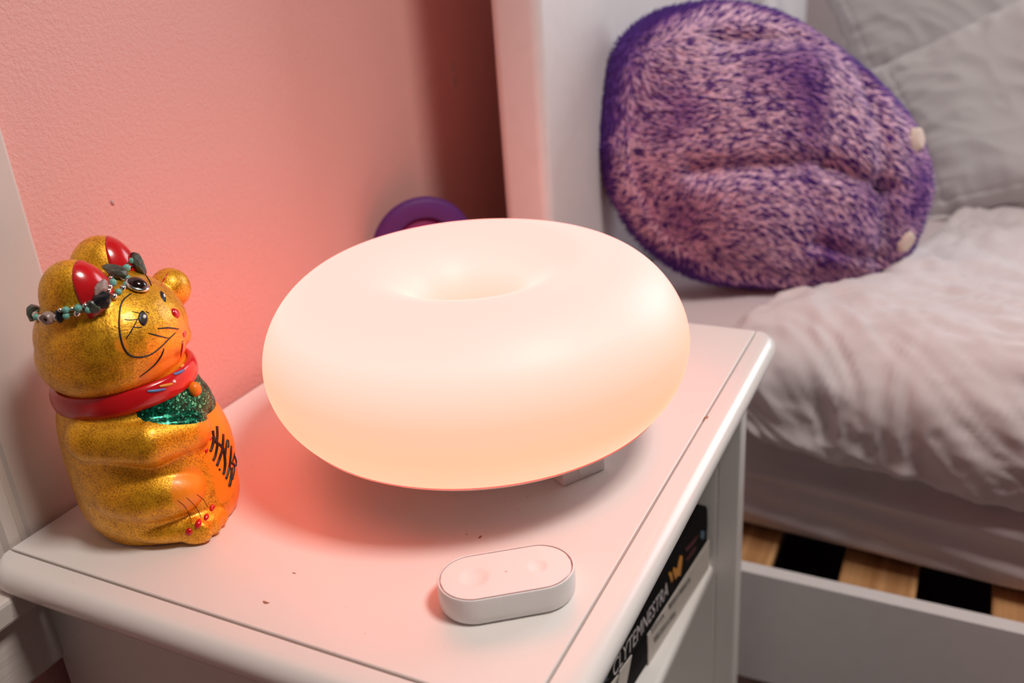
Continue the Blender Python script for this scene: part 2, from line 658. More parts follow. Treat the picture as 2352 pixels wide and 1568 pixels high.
ring = [bc + ex * math.cos(2 * math.pi * k / 36) * 0.0056 + V((0, 0, 1)) * math.sin(2 * math.pi * k / 36) * 0.0056 for k in range(36)]
obj('button_seam', tube(ring, 0.00022, 6, True), M['lampw'], foot)
# ------------------------------------------------------------------ remote / sensor puck
sc = (on_plane(1010, 1335, 2, 0.0185) + on_plane(1312, 1287, 2, 0.0185)) / 2
sc.z = 0
ux = V((0.590, -0.807, 0)).normalized()
uy = V((-ux.y, ux.x, 0))


def stadium(hl, r, n=20):
    pts = []
    for k in range(n + 1):
        a = -math.pi / 2 + math.pi * k / n
        pts.append((hl + r * math.cos(a), r * math.sin(a)))
    for k in range(n + 1):
        a = math.pi / 2 + math.pi * k / n
        pts.append((-hl + r * math.cos(a), r * math.sin(a)))
    return pts


HL, RR = 0.0185, 0.0213
sen = thing('remote_control', sc, 'small white pill shaped two button remote lying on the nightstand top', 'remote')


def loft(layers, cap=True):
    vs2, fs2 = [], []
    n = None
    for (r, z) in layers:
        st = stadium(HL, r)
        n = len(st)
        vs2 += [sc + ux * a + uy * b + V((0, 0, z)) for a, b in st]
    for i in range(len(layers) - 1):
        for k in range(n):
            k2 = (k + 1) % n
            fs2.append((i * n + k, i * n + k2, (i + 1) * n + k2, (i + 1) * n + k))
    if cap:
        fs2.append(tuple(range(n))[::-1])
        fs2.append(tuple((len(layers) - 1) * n + k for k in range(n)))
    return vs2, fs2


obj('case', loft([(RR - 0.0035, 0.0), (RR - 0.0018, 0.0008), (RR - 0.0004, 0.003), (RR, 0.0065), (RR, 0.0172), (RR - 0.0003, 0.0181), (RR - 0.0009, 0.0184), (RR - 0.0013, 0.0181), (RR - 0.0014, 0.0165)]), M['white'], sen, auto=40)
# touch face with two dimples
rows = []
plate_v, plate_f = [], []
NX, NY = 72, 40
idx = {}
for i in range(NX + 1):
    for j in range(NY + 1):
        a = -HL - RR + 0.0021 + (2 * (HL + RR - 0.0021)) * i / NX
        rr = RR - 0.0021
        b0 = rr if abs(a) <= HL else math.sqrt(max(rr * rr - (abs(a) - HL) ** 2, 0))
        b = b0 * (2 * j / NY - 1)
        z = 0.0181
        for (da, rad, dep) in ((-0.0185, 0.0085, 0.0017), (0.0185, 0.0055, 0.0013)):
            d = math.hypot(a - da, b)
            if d < rad:
                z -= dep * (1 - (d / rad) ** 2)
        plate_v.append(sc + ux * a + uy * b + V((0, 0, z)))
for i in range(NX):
    for j in range(NY):
        k = i * (NY + 1) + j
        plate_f.append((k, k + NY + 1, k + NY + 2, k + 1))
obj('button_face', (plate_v, plate_f), M['white'], sen)
obj('indicator_dot', ell_bm(sc + V((0, 0, 0.0181)), (0.0005, 0.0005, 0.0002), u=10, v=6), M['grey_dot'], sen)

# ------------------------------------------------------------------ purple disc behind the lamp
dc = on_plane(973, 597, 1, -0.034)
dn = (CAM - dc)
dn.z = 0
dn = (dn.normalized() + V((0.0, -0.35, 0.0))).normalized()
dr = 0.0545
dc.z = dr + 0.0002
du = V((0, 0, 1)).cross(dn).normalized()
pr = [(0.0001, -0.006), (0.030, -0.006), (0.046, -0.004), (0.0525, 0.0), (0.0545, 0.006), (0.0535, 0.011), (0.050, 0.0135), (0.036, 0.0135), (0.0335, 0.0125), (0.0325, 0.008)]
vs2, fs2 = lathe(pr, 96, (0, 0, 0))
vs2 = [dc + du * a + V((0, 0, 1)) * b + dn * c for a, b, c in vs2]
disc = thing('round_disc', (dc.x, dc.y, 0), 'dark purple round disc with a recessed ring standing upright behind the glowing lamp', 'disc')
obj('rim', (vs2, fs2), M['purple'], disc)
vs2, fs2 = lathe([(0.0001, 0.0105), (0.026, 0.0105), (0.0300, 0.0095), (0.0322, 0.0065), (0.0322, 0.0)], 80, (0, 0, 0))
obj('centre_cap', ([dc + du * a + V((0, 0, 1)) * b + dn * c for a, b, c in vs2], fs2), M['magenta'], disc)

# ------------------------------------------------------------------ lucky cat
CC = V((0.0680, -0.0680, 0.0))
CF = V((0.47, -0.883, 0)).normalized()         # facing
CS = V((-CF.y, CF.x, 0))                       # the cat's left, away from the camera


def CL(s, f, z):
    return CC + CS * s + CF * f + V((0, 0, z))


CM = frame(CC, CS, CF, V((0, 0, 1)))
cat = thing('lucky_cat', CC, 'gold beckoning cat figurine with red collar sitting on the nightstand beside the lamp', 'figurine')


def capsule(bm, p0, p1, r0, r1, n=10):
    for k in range(n + 1):
        t = k / n
        p = V(p0).lerp(V(p1), t)
        r = r0 + (r1 - r0) * t
        ell_bm(p, (r, r, r), None, 20, 12, bm)


def remesh(bm, voxel, smooth_it, mtx):
    me_ = bpy.data.meshes.new('tmp')
    bm.to_mesh(me_)
    bm.free()
    o = bpy.data.objects.new('tmp', me_)
    col.objects.link(o)
    r = o.modifiers.new('r', 'REMESH')
    r.mode = 'VOXEL'
    r.voxel_size = voxel
    s = o.modifiers.new('s', 'SMOOTH')
    s.factor = 0.5
    s.iterations = smooth_it
    dg = bpy.context.evaluated_depsgraph_get()
    dg.update()
    out = bpy.data.meshes.new_from_object(o.evaluated_get(dg))
    bpy.data.objects.remove(o)
    bpy.data.meshes.remove(me_)
    out.transform(mtx)
    return out


b = bmesh.new()
# torso: elliptical rings following the outline from base to neck
tor = [(0.0002, 0.006, 0.0), (0.80, 0.006, 0.0), (0.90, 0.006, 0.004), (0.97, 0.005, 0.012), (1.0, 0.004, 0.022), (1.0, 0.003, 0.040), (0.985, 0.002, 0.058), (0.95, 0.001, 0.076), (0.88, 0.0, 0.090), (0.78, 0.0, 0.104), (0.68, 0, 0.118), (0.0002, 0, 0.124)]
tor = resample([V(q) for q in tor], 60)
tv, tf = [], []
for q in tor:
    for k in range(56):
        a = 2 * math.pi * k / 56
        tv.append((0.0445 * q.x * math.sin(a), q.y + 0.0525 * q.x * math.cos(a), q.z))
for i in range(len(tor) - 1):
    for k in range(56):
        k2 = (k + 1) % 56
        tf.append((i * 56 + k, i * 56 + k2, (i + 1) * 56 + k2, (i + 1) * 56 + k))
tf += [tuple(range(56)), tuple((len(tor) - 1) * 56 + k for k in range(56))]
tme = bpy.data.meshes.new('t')
tme.from_pydata(tv, [], tf)
b.from_mesh(tme)
bmesh.ops.recalc_face_normals(b, faces=b.faces)
ell_bm((0, 0.016, 0.080), (0.034, 0.034, 0.026), bm=b)
# near (right) arm across the flank holding the plaque, low relief
capsule(b, (-0.0315, -0.016, 0.0800), (-0.0345, 0.020, 0.0755), 0.0160, 0.0160)
capsule(b, (-0.0345, 0.020, 0.0755), (-0.0195, 0.042, 0.0735), 0.0160, 0.0125)
# thighs and feet, low relief
for sg in (-1, 1):
    bk_ = 0.0 if sg < 0 else -0.016
    ell_bm((sg * 0.0315, 0.010 + bk_, 0.0370), (0.0200, 0.036, 0.0195), bm=b)
    ell_bm((sg * 0.0270, 0.018 + bk_, 0.0110), (0.0190, 0.034, 0.0120), bm=b)
    for q, (ts, tf_) in enumerate(((-0.0120, 0.0360), (-0.0040, 0.0400), (0.0045, 0.0420), (0.0125, 0.0400))):
        ell_bm((sg * 0.0270 - sg * ts, tf_ + bk_ * 1.6, 0.0090), (0.0054, 0.0120, 0.0098), u=20, v=12, bm=b)
# plaque on the belly
ell_bm((0.004, 0.036, 0.046), (0.027, 0.0215, 0.044), bm=b)
# far (left) raised arm with paw
capsule(b, (0.030, -0.002, 0.085), (0.044, 0.006, 0.112), 0.015, 0.0145)
capsule(b, (0.044, 0.006, 0.112), (0.045, 0.020, 0.140), 0.0145, 0.0125)
ell_bm((0.045, 0.025, 0.1475), (0.0135, 0.0135, 0.0140), bm=b)
# head
ell_bm((0, 0.000, 0.1375), (0.0460, 0.0460, 0.0375), bm=b)
ell_bm((0, -0.003, 0.1270), (0.0455, 0.0455, 0.0310), bm=b)
ell_bm((0.0, 0.020, 0.1325), (0.035, 0.0235, 0.026), bm=b)
ell_bm((0.0, 0.0380, 0.1330), (0.0120, 0.0075, 0.0080), bm=b)
ell_bm((-0.0070, 0.0380, 0.1285), (0.0090, 0.0075, 0.0075), bm=b)
ell_bm((0.0070, 0.0380, 0.1285), (0.0090, 0.0075, 0.0075), bm=b)
for sg in (-1, 1):
    em = Matrix.Translation((sg * 0.0215, -0.0060, 0.1670)) @ Matrix.Rotation(sg * 0.15, 4, 'Y')
    ell_bm((0, 0, 0), (0.0180, 0.0215, 0.0265), em, bm=b)
    ell_bm((0, -0.002, -0.010), (0.0190, 0.0225, 0.022), em, bm=b)
bmesh.ops.bisect_plane(b, geom=list(b.verts) + list(b.edges) + list(b.faces), plane_co=(0, 0, 0.0012), plane_no=(0, 0, -1), clear_outer=True)
bmesh.ops.holes_fill(b, edges=[e for e in b.edges if e.is_boundary], sides=0)
body_me = remesh(b, 0.00120, 6, CM)
inv = CM.inverted()
pa_ = body_me.attributes.new('paint', 'FLOAT', 'POINT')
vals = []
for v in body_me.vertices:
    s, f, z = inv @ v.co
    o_ = 0.0
    o_ = max(o_, sstep(0.041, 0.052, f - 0.10 * abs(s - 0.004)) * sstep(0.092, 0.084, z) * sstep(0.010, 0.022, z))      # plaque
    d = math.sqrt(((s + 0.040) / 0.016) ** 2 + ((f - 0.042) / 0.014) ** 2 + ((z - 0.042) / 0.017) ** 2)                      # knee
    o_ = max(o_, sstep(1.25, 0.5, d))
    o_ = max(o_, 0.75 * sstep(0.040, 0.058, f) * sstep(0.024, 0.012, z))                                                        # toes
    if z > 0.098:                                                                                                              # chin, muzzle, eye corner
        o_ = max(o_, sstep(0.010, 0.040, f) * sstep(0.137, 0.120, z))
        o_ = max(o_, 0.9 * sstep(0.040, 0.050, f))
        d = math.sqrt(((s + 0.036) / 0.006) ** 2 + ((f - 0.019) / 0.006) ** 2 + ((z - 0.143) / 0.006) ** 2)
        o_ = max(o_, sstep(1.4, 0.5, d))
        if s > 0.036 and f > -0.006:
            o_ = max(o_, sstep(0.148, 0.128, z) * 0.9)
    vals.append(o_)
pa_.data.foreach_set('value', vals)
bvh_v = [v.co.copy() for v in body_me.vertices]
bvh_f = [tuple(p.vertices) for p in body_me.polygons]
BODY = BVHTree.FromPolygons(bvh_v, bvh_f)
obj('body', body_me, M['gold'], cat)
# black felt base
obj('base', [(vs3, fs3) for vs3, fs3 in [lathe([(0.0001, 0.0), (1.0, 0.0), (1.0, 0.004), (0.0001, 0.004)], 48, (0, 0, 0))]][0] and
    (lambda g: ([CL(a * 0.0365, 0.005 + bb * 0.0435, c) for a, bb, c in g[0]], g[1]))(lathe([(0.0001, 0.0), (1.0, 0.0), (1.0, 0.004), (0.0001, 0.004)], 48, (0, 0, 0))), M['felt'], cat, auto=40)


def cast(px, py, tree=None, off=0.0):
    d = ray(px, py).normalized()
    h = (tree or BODY).ray_cast(CAM, d)
    if h[0] is None:
        h = (tree or BODY).find_nearest(CAM + d * 0.66)
        return V(h[0]) + V(h[1]) * off, V(h[1])
    n_ = V(h[1])
    if n_.dot(d) > 0:
        n_ = -n_
    return V(h[0]) + n_ * off, n_


def z1(u, v):      # coordinates read off an enlarged view of the head
    return 40 + u / 4.127, 520 + v / 4.127


def z8(u, v):      # coordinates read off an enlarged view of the belly
    return 440 + u / 3.564, 820 + v / 3.564


def stroke(name, pts, r, mat, parent, tree=None, n=None, conv=z1, taper=True):
    """brush stroke lying on the surface"""
    pp = resample([V((*conv(*p), 0)) for p in pts], n or max(6, 5 * len(pts)))
    P, Rr = [], []
    m = len(pp)
    for i, q in enumerate(pp):
        h, nn = cast(q.x, q.y, tree)
        if P and (h - P[-1]).length > 0.02:
            continue
        P.append(h)
        t = i / (m - 1)
        Rr.append(r * (0.45 + 0.55 * math.sin(math.pi * min(1, 0.12 + t * 0.82))) if taper else r)
    return obj(name, tube(P, Rr, 6), mat, parent)


def patch(name, c, ru, rv, ang, mat, parent, thick=0.0005, conv=z1, tree=None, n=20, shape=None, dome=False):
    """painted spot lying on the surface: an outline traced on the surface, slightly raised"""
    cu, cv = c
    rings = 4
    vsx, fsx = [], []
    h, nn = cast(*conv(cu, cv), tree)
    vsx.append(h + nn * (thick * (2.0 if dome else 1.0)))
    for k in range(1, rings + 1):
        rr = k / rings
        for i in range(n):
            a = 2 * math.pi * i / n
            x, y = math.cos(a) * ru * rr, math.sin(a) * rv * rr
            if shape:
                x, y = shape(x, y, ru, rv)
            X = cu + x * math.cos(ang) - y * math.sin(ang)
            Y = cv + x * math.sin(ang) + y * math.cos(ang)
            h, nn = cast(*conv(X, Y), tree)
            vsx.append(h + nn * (thick * (1.0 + (1 - rr * rr) * (1.0 if dome else 0.0)) if k < rings else -0.0003))
    for i in range(n):
        fsx.append((0, 1 + i, 1 + (i + 1) % n))
    for k in range(rings - 1):
        for i in range(n):
            a, b_ = 1 + k * n + i, 1 + k * n + (i + 1) % n
            fsx.append((a, a + n, b_ + n, b_))
    return obj(name, (vsx, fsx), mat, parent)


# ears: glossy red lining on the front of each ear
for sg in (-1, 1):
    em = CM @ Matrix.Translation((sg * 0.0215, -0.0060, 0.1670)) @ Matrix.Rotation(sg * 0.15, 4, 'Y')
    g = ell_bm((0, 0, 0), (0.0185, 0.0221, 0.0270), em, 48, 32)
    pn = (CF * 0.90 + V((0, 0, 1)) * 0.16 - CS * sg * -0.10).normalized()
    pc = em @ V((0, 0.0105, 0.006))
    bmesh.ops.bisect_plane(g, geom=list(g.verts) + list(g.edges) + list(g.faces), plane_co=pc, plane_no=pn, clear_inner=True)
    ed = [e for e in g.edges if e.is_boundary]
    bmesh.ops.holes_fill(g, edges=ed, sides=0)
    obj('ear_lining', g, M['red'], cat)

# collar
cv_, cf_ = [], []
NS, NR = 96, 14
for i in range(NS):
    a = 2 * math.pi * i / NS
    s, f = math.sin(a), math.cos(a)
    zc_ = 0.1030 + 0.003 * f
    for k in range(NR):
        t = 2 * math.pi * k / NR
        ro = 1.0 + 0.0036 / 0.044 * math.cos(t)
        cv_.append(CL(s * 0.0375 * ro, f * 0.0430 * ro - 0.0005, zc_ + 0.0078 * math.sin(t)))
for i in range(NS):
    for k in range(NR):
        i2, k2 = (i + 1) % NS, (k + 1) % NR
        cf_.append((i * NR + k, i * NR + k2, i2 * NR + k2, i2 * NR + k))
collar = obj('collar', (cv_, cf_), M['red'], cat)
COLLAR = BVHTree.FromPolygons([V(v) for v in cv_], cf_)

# green glitter bib below the collar
gv, gf = [], []
NA, NB = 40, 14
for i in range(NA + 1):
    a = -1.15 + i / NA * 2.65
    dirv = (CF * math.cos(a) + CS * math.sin(a)).normalized()
    low = 0.0105 + 0.0170 * max(0, math.cos((a - 0.15) * 1.25))
    for j in range(NB + 1):
        z = 0.1030 - low * j / NB
        src = CL(0, 0, z) + dirv * 0.2
        h = BODY.ray_cast(src, -dirv)
        p = V(h[0]) if h[0] else CL(0, 0, z) + dirv * 0.045
        edge = sstep(0.0, 0.12, j / NB) * sstep(1.0, 0.86, j / NB) * sstep(0, 0.06, i / NA) * sstep(1, 0.94, i / NA)
        gv.append(p + dirv * (0.0018 * edge - 0.0003))
for i in range(NA):
    for j in range(NB):
        k = i * (NB + 1) + j
        gf.append((k, k + NB + 1, k + NB + 2, k + 1))
obj('glitter_bib', (gv, gf), M['glitter'], cat)
bp, bn = cast(438, 876, COLLAR)
obj('bell', ell_bm(CL(-0.008, 0.0455, 0.0965), (0.0043, 0.0043, 0.0050), u=24, v=16), M['orange'], cat)

# collar brush marks
stroke('brush_mark', [(1480, 1402), (1530, 1385), (1582, 1358)], 0.0011, M['blue'], collar, COLLAR)
stroke('brush_mark', [(1345, 1515), (1410, 1503), (1470, 1490)], 0.0010, M['yellow'], collar, COLLAR)
stroke('brush_mark', [(1230, 1562), (1310, 1556), (1405, 1540)], 0.0010, M['blue'], collar, COLLAR)
stroke('brush_mark', [(1545, 1335), (1575, 1310)], 0.0012, M['yellow'], collar, COLLAR)
patch('brush_mark', (1487, 1468), 16, 18, 0, M['eyew'], collar, tree=COLLAR)

# face
K = M['black']
stroke('face_line', [(1080, 635), (1010, 690), (975, 770), (965, 900), (970, 1000), (1000, 1130), (1060, 1215), (1150, 1240), (1260, 1215), (1350, 1150), (1430, 1070), (1495, 1010)], 0.00065, K, cat, n=60)
stroke('face_line', [(1390, 1155), (1360, 1230), (1290, 1320), (1160, 1425)], 0.0006, K, cat)
stroke('whisker', [(1330, 968), (1430, 960), (1530, 972)], 0.00055, K, cat)
stroke('whisker', [(1240, 1010), (1330, 1035), (1430, 1058)], 0.0005, K, cat)
stroke('eyelash', [(1030, 1065), (1090, 970), (1140, 870)], 0.00045, K, cat)
stroke('eyelash', [(1100, 955), (1140, 958), (1185, 952)], 0.0004, K, cat)
stroke('eyelash', [(1015, 880), (1075, 886), (1140, 878)], 0.00035, K, cat)
stroke('eyelash', [(1085, 805), (1130, 815), (1170, 825)], 0.00035, K, cat)
stroke('eyelash', [(1215, 805), (1250, 822)], 0.0004, K, cat)
stroke('face_line', [(1212, 455), (1248, 510), (1270, 565)], 0.00055, K, cat)
stroke('paw_line', [(1432, 432), (1390, 500), (1362, 560)], 0.0005, M['red'], cat)


def almond(x, y, ru, rv):
    return x * (1 - 0.45 * (y / rv) ** 2 * (1 if y > 0 else 0.9)), y


ey1 = patch('eye', (1190, 870), 52, 84, -0.10, K, cat, shape=almond)
patch('eye_glint', (1202, 856), 17, 22, 0, M['eyew'], ey1, thick=0.0010)
ey2 = patch('eye', (1381, 664), 23, 66, -0.42, K, cat, shape=almond)
patch('eye_glint', (1387, 660), 7, 20, -0.35, M['eyew'], ey2, thick=0.0010)
patch('nose', (1496, 822), 28, 58, -0.62, M['red'], cat, thick=0.0009, dome=True)
patch('mouth', (1582, 1020), 14, 34, 0.15, M['red'], cat)
stroke('chin_line', [(1566, 1085), (1560, 1150), (1545, 1235)], 0.0008, M['red'], cat)

# toenails
for (x, y, a, b_) in ((434, 1221, 9, 10), (455, 1203, 8, 13), (474, 1187, 6.5, 9), (487, 1166, 6, 9)):
    patch('toenail', (x, y), a, b_, 0.35, M['red'], cat, thick=0.0008, conv=lambda u, v: (u, v), dome=True)
for (u, v, a, b_) in ((155, 668, 7, 18), (122, 765, 12, 26)):
    patch('claw', (u, v), a, b_, 0.25, M['red'], cat, thick=0.0006, conv=z8)
# toe creases
for pts in (((407, 1148), (425, 1163), (437, 1188), (440, 1205)), ((428, 1142), (445, 1158), (458, 1178), (462, 1190)), ((452, 1135), (468, 1148), (478, 1166))):
    stroke('toe_crease', pts, 0.00028, M['crease'], cat, conv=lambda u, v: (u, v))
# painted characters on the belly plaque
for pts, r in ((((172, 600), (180, 660), (166, 735), (152, 770)), 1.3), (((207, 565), (210, 640), (200, 705)), 1.3), (((168, 650), (205, 695), (250, 735), (268, 765)), 1.2),
               (((214, 700), (196, 795), (176, 845)), 1.2), (((258, 630), (252, 740), (234, 810), (206, 888)), 1.3), (((262, 750), (272, 850), (268, 915), (258, 958)), 1.4),
               (((276, 800), (285, 690), (300, 690), (298, 740)), 1.0), (((322, 725), (315, 830), (305, 905), (280, 995)), 1.3), (((318, 860), (345, 878), (346, 935), (332, 1000)), 1.1),
               (((346, 785), (335, 850)), 1.0), (((345, 800), (362, 850), (360, 890)), 1.0), (((325, 900), (318, 1000), (306, 1055)), 1.6), (((226, 912), (230, 924)), 1.0)):
    stroke('painted_character', pts, 0.00085 * r, K, cat, conv=z8, taper=False)

# ------------------------------------------------------------------ bead bracelet worn on the cat's head
br = thing('bead_bracelet', CL(0, -0.01, 0.150), 'bracelet of stone chips, turquoise and silver beads worn around the cat figurine\'s head', 'bracelet')
beads = [('B', 205, 838, 'stone_g', 74, 62, 0.3), ('A', 178, 752, 'stone_r', 62, 36, -0.35), ('C', 330, 845, 'stone_r', 60, 60, 0.0), ('K', 405, 838, 'stone_k', 34, 50, 0.1),
         ('s', 415, 785, 'silver', 22, 22, 0), ('t', 468, 780, 'turq', 31, 31, 0), ('s', 521, 773, 'silver', 20, 20, 0), ('t', 577, 763, 'turq', 35, 35, 0), ('s', 640, 743, 'silver', 26, 26, 0),
         ('c', 712, 735, 'stone_g', 58, 52, 0.5), ('c', 775, 688, 'stone_k', 66, 62, -0.4), ('c', 770, 592, 'stone_r', 72, 40, -0.75), ('s', 846, 610, 'silver', 24, 22, 0), ('s', 856, 578, 'silver', 26, 24, 0),
         ('t', 873, 545, 'turq', 36, 34, 0), ('s', 893, 510, 'silver', 24, 24, 0), ('c', 925, 470, 'stone_g', 100, 62, 0.75), ('t', 985, 428, 'turq', 24, 24, 0), ('s', 1012, 420, 'silver', 20, 20, 0),
         ('t', 1020, 400, 'turq', 34, 32, 0), ('s', 1045, 388, 'silver', 20, 20, 0), ('c', 1115, 372, 'stone_g', 86, 52, 0.35), ('c', 1088, 312, 'stone_k', 46, 40, 0.3)]


def chip(c, ex_, ey_, ez_, rx, ry, rz, seed):
    g = bmesh.new()
    bmesh.ops.create_icosphere(g, subdivisions=2, radius=1.0)
    rnd = random.Random(seed)
    pl = [(V((rnd.uniform(-1, 1), rnd.uniform(-1, 1), rnd.uniform(-1, 1))).normalized(), rnd.uniform(0.55, 0.85)) for _ in range(9)]
    for v in g.verts:
        for pn_, d in pl:
            e = v.co.dot(pn_) - d
            if e > 0:
                v.co -= pn_ * e
    for v in g.verts:
        q = v.co
        v.co = c + ex_ * (q.x * rx * 1.4) + ey_ * (q.y * ry * 1.4) + ez_ * (q.z * rz * 1.5)
    return g


line = []
for i, (kd, u, v, mt, ru, rv, an) in enumerate(beads):
    h, nn = cast(*z1(u, v))
    sc_ = (h - CAM).dot(FWD) / FPX / 4.127
    r1, r2 = ru * sc_ * 1.08, rv * sc_ * 1.08
    rad_ = min(r1, r2)
    c = h + nn * rad_ * (0.85 if kd in 'st' else 0.8)
    ex_ = (RIGHT * math.cos(an) - UP * math.sin(an))
    ex_ = (ex_ - nn * ex_.dot(nn)).normalized()
    ey_ = nn.cross(ex_)
    if kd in 'st':
        obj('silver_bead' if kd == 's' else 'turquoise_bead', ell_bm(c, (r1, r1, r1), u=20, v=12), M[mt], br)
    elif kd == 'C':
        vs2, fs2 = lathe([(0.0012, -0.0022), (r1 * 0.8, -0.0026), (r1, -0.001), (r1, 0.001), (r1 * 0.8, 0.0026), (0.0012, 0.0022)], 24, (0, 0, 0), closed=True)
        obj('stone_disc', ([c + ex_ * a + ey_ * b_ + nn * d for a, b_, d in vs2], fs2), M[mt], br, auto=45)
    else:
        obj('stone_chip', chip(c, ex_, ey_, nn, r1, r2, rad_ * 0.75, i + 3), M[mt], br, smooth=False)
    line.append(c)
# hidden back part of the loop runs round the far side of the head
ctr = CL(0, -0.004, 0.150)
first, last = line[0], line[-1]


def polar(p):
    q = inv @ p
    return math.atan2(q.y, q.x), q.z


a1, zz1 = polar(last)
a0_, zz0 = polar(first)
while a0_ > a1:
    a0_ -= 2 * math.pi
if a1 - a0_ > math.pi * 1.9:
    a0_ += 2 * math.pi
back = []
# go from last (front far) over the cat's left side to the back
while a0_ < a1:
    a0_ += 2 * math.pi
for k in range(1, 24):
    t = k / 24
    a = a1 + (a0_ - a1) * t
    z = zz1 + (zz0 - zz1) * t
    dv = CS * math.cos(a) + CF * math.sin(a)
    h = BODY.ray_cast(CL(0, -0.004, z) + dv * 0.2, -dv)
    if h[0] is None:
        continue
    p = V(h[0]) + dv * 0.0022
    if back and (p - back[-1]).length > 0.03:
        continue
    back.append(p)
    obj('turquoise_bead' if k % 2 else 'silver_bead', ell_bm(p, (0.0021,) * 3, u=14, v=8), M['turq' if k % 2 else 'silver'], br)
obj('cord', tube(line[2:] + back + [line[0]], 0.0005, 6), M['cord'], br)
# oval pendant
h, nn = cast(*z1(1130, 572))
c = h + nn * 0.0016
exx = (RIGHT * math.cos(0.28) - UP * math.sin(0.28))
exx = (exx - nn * exx.dot(nn)).normalized()
eyy = nn.cross(exx)
sc_ = (h - CAM).dot(FWD) / FPX / 4.127
pa2, pb2 = 104 * sc_, 84 * sc_
pm = frame(c, exx, eyy, nn)
stone = ell_bm((0, 0, 0.0010), (pa2 * 0.88, pb2 * 0.86, 0.0032), pm, 36, 20)
pend = obj('pendant_stone', stone, M['garnet'], br)
rim = [c + exx * math.cos(2 * math.pi * k / 40) * pa2 * 0.95 + eyy * math.sin(2 * math.pi * k / 40) * pb2 * 0.95 for k in range(40)]
obj('pendant_setting', tube(rim, 0.0012, 8, True), M['silver'], br)
lk, ln = cast(*z1(1008, 512))
ring = [lk + ln * 0.0016 + exx * math.cos(2 * math.pi * k / 20) * 0.0022 + eyy * math.sin(2 * math.pi * k / 20) * 0.0016 for k in range(20)]
obj('pendant_link', tube(ring, 0.0004, 6, True), M['silver'], br)

# ------------------------------------------------------------------ books on the shelf
E0 = V((0.4545, -0.3480, 0))
ED = V((0.307 - 0.453, -0.3356 + 0.348, 0)).normalized()     # spine direction, from the far end towards the near end
EN = V((ED.y, -ED.x, 0))
if EN.y > 0:
    EN = -EN                                                  # spine normal, towards the room


def spine(px, py):
    p = on_gplane(px, py, E0, EN)
    return (p - E0).dot(ED), p.z


BZ0, BZ1, BZ2 = SHZ, -0.2155, -0.1745
near_t = spine(1386, 1540)[0]


def spt(t, z, off=0.0):
    return E0 + ED * t + V((0, 0, z)) + EN * off


def book(name, label, z0, z1_, t0, t1, depth, cover_mat):
    bt = thing(name, spt((t0 + t1) / 2, z0) - EN * depth / 2, label, 'book')
    fr_ = frame(E0, ED, -EN, V((0, 0, 1)))
    th = 0.0025
    pr = [(0.0015, z0), (0.0, z0 + 0.003), (-0.0006, (z0 + z1_) / 2), (0.0, z1_ - 0.003), (0.0015, z1_), (depth, z1_), (depth, z1_ - th), (0.004, z1_ - th), (0.004, z0 + th), (depth, z0 + th), (depth, z0)]
    vsx = [fr_ @ V((t, y, z)) for t in (t0, t1) for y, z in pr]
    k = len(pr)
    fsx = [(i, (i + 1) % k, k + (i + 1) % k, k + i) for i in range(k)] + [tuple(range(k)), tuple(range(k, 2 * k))[::-1]]
    g = bmesh.new()
    me_ = bpy.data.meshes.new('t')
    me_.from_pydata(vsx, [], fsx)
    g.from_mesh(me_)
    obj('cover', g, cover_mat, bt, smooth=False)
    obj('pages', box_bm((t0 + 0.003, 0.0035, z0 + th), (t1 - 0.003, depth - 0.003, z1_ - th), 0, 1, fr_), M['pages'], bt, smooth=False)
    return bt


bk2 = book('book', 'thick cream and black spined book lying under the black book on the nightstand shelf', BZ0, BZ1, -0.004, near_t + 0.006, 0.15, M['bookk'])
bk1 = book('book', 'black book titled CLYTEMNESTRA lying on top of the cream book on the nightstand shelf', BZ1, BZ2, 0.0, near_t, 0.15, M['bookk'])


def spoly(name, pts, mat, parent, th=0.0003, pixel=True):
    P = []
    for q in pts:
        t, z = spine(*q) if pixel else q
        P.append(spt(t, z))
    return obj(name, prism(P, EN, 0.0002, 0.0008 + th), mat, parent, smooth=False)


tb = spine(1486, 1480)[0]
spoly('spine_label', [(-0.004, BZ0 + 0.001), (tb, BZ0 + 0.001), (tb, BZ1 - 0.0008), (-0.004, BZ1 - 0.0008)], M['bookw'], bk2, pixel=False)
spoly('spine_glyph', [(1449, 1503), (1422, 1540), (1418, 1566), (1415, 1600), (1430, 1600), (1437, 1566)], M['bookw'], bk2)
spoly('spine_glyph', [(1418, 1549), (1402, 1569), (1380, 1600), (1405, 1600), (1412, 1569)], M['bookw'], bk2)


def spine_text(body, t_a, t_b, z_base, z_top, mat, parent, shear=0.0, off=0.0010, name='title_lettering'):
    cu = bpy.data.curves.new('t', 'FONT')
    cu.body = body
    cu.size = 1.0
    cu.shear = shear
    cu.extrude = 0.0
    o = bpy.data.objects.new('t', cu)
    col.objects.link(o)
    dg = bpy.context.evaluated_depsgraph_get()
    dg.update()
    me_ = bpy.data.meshes.new_from_object(o.evaluated_get(dg))
    bpy.data.objects.remove(o)
    xs = [v.co.x for v in me_.vertices]
    ys = [v.co.y for v in me_.vertices]
    x0, x1, y0, y1 = min(xs), max(xs), min(ys), max(ys)
    for v in me_.vertices:
        t = t_a + (t_b - t_a) * (v.co.x - x0) / (x1 - x0)
        z = z_base + (z_top - z_base) * (v.co.y - y0) / (y1 - y0)
        v.co = spt(t, z, off)
    return obj(name, me_, mat, parent, smooth=False)


ta, zb = spine(1406, 1531)
t_e, zb2 = spine(1532, 1357)
zm = (BZ1 + BZ2) / 2
spine_text('CLYTEMNESTRA', ta, t_e, BZ1 + 0.0095, BZ1 + 0.0255, M['ink_w'], bk1, shear=0.12)
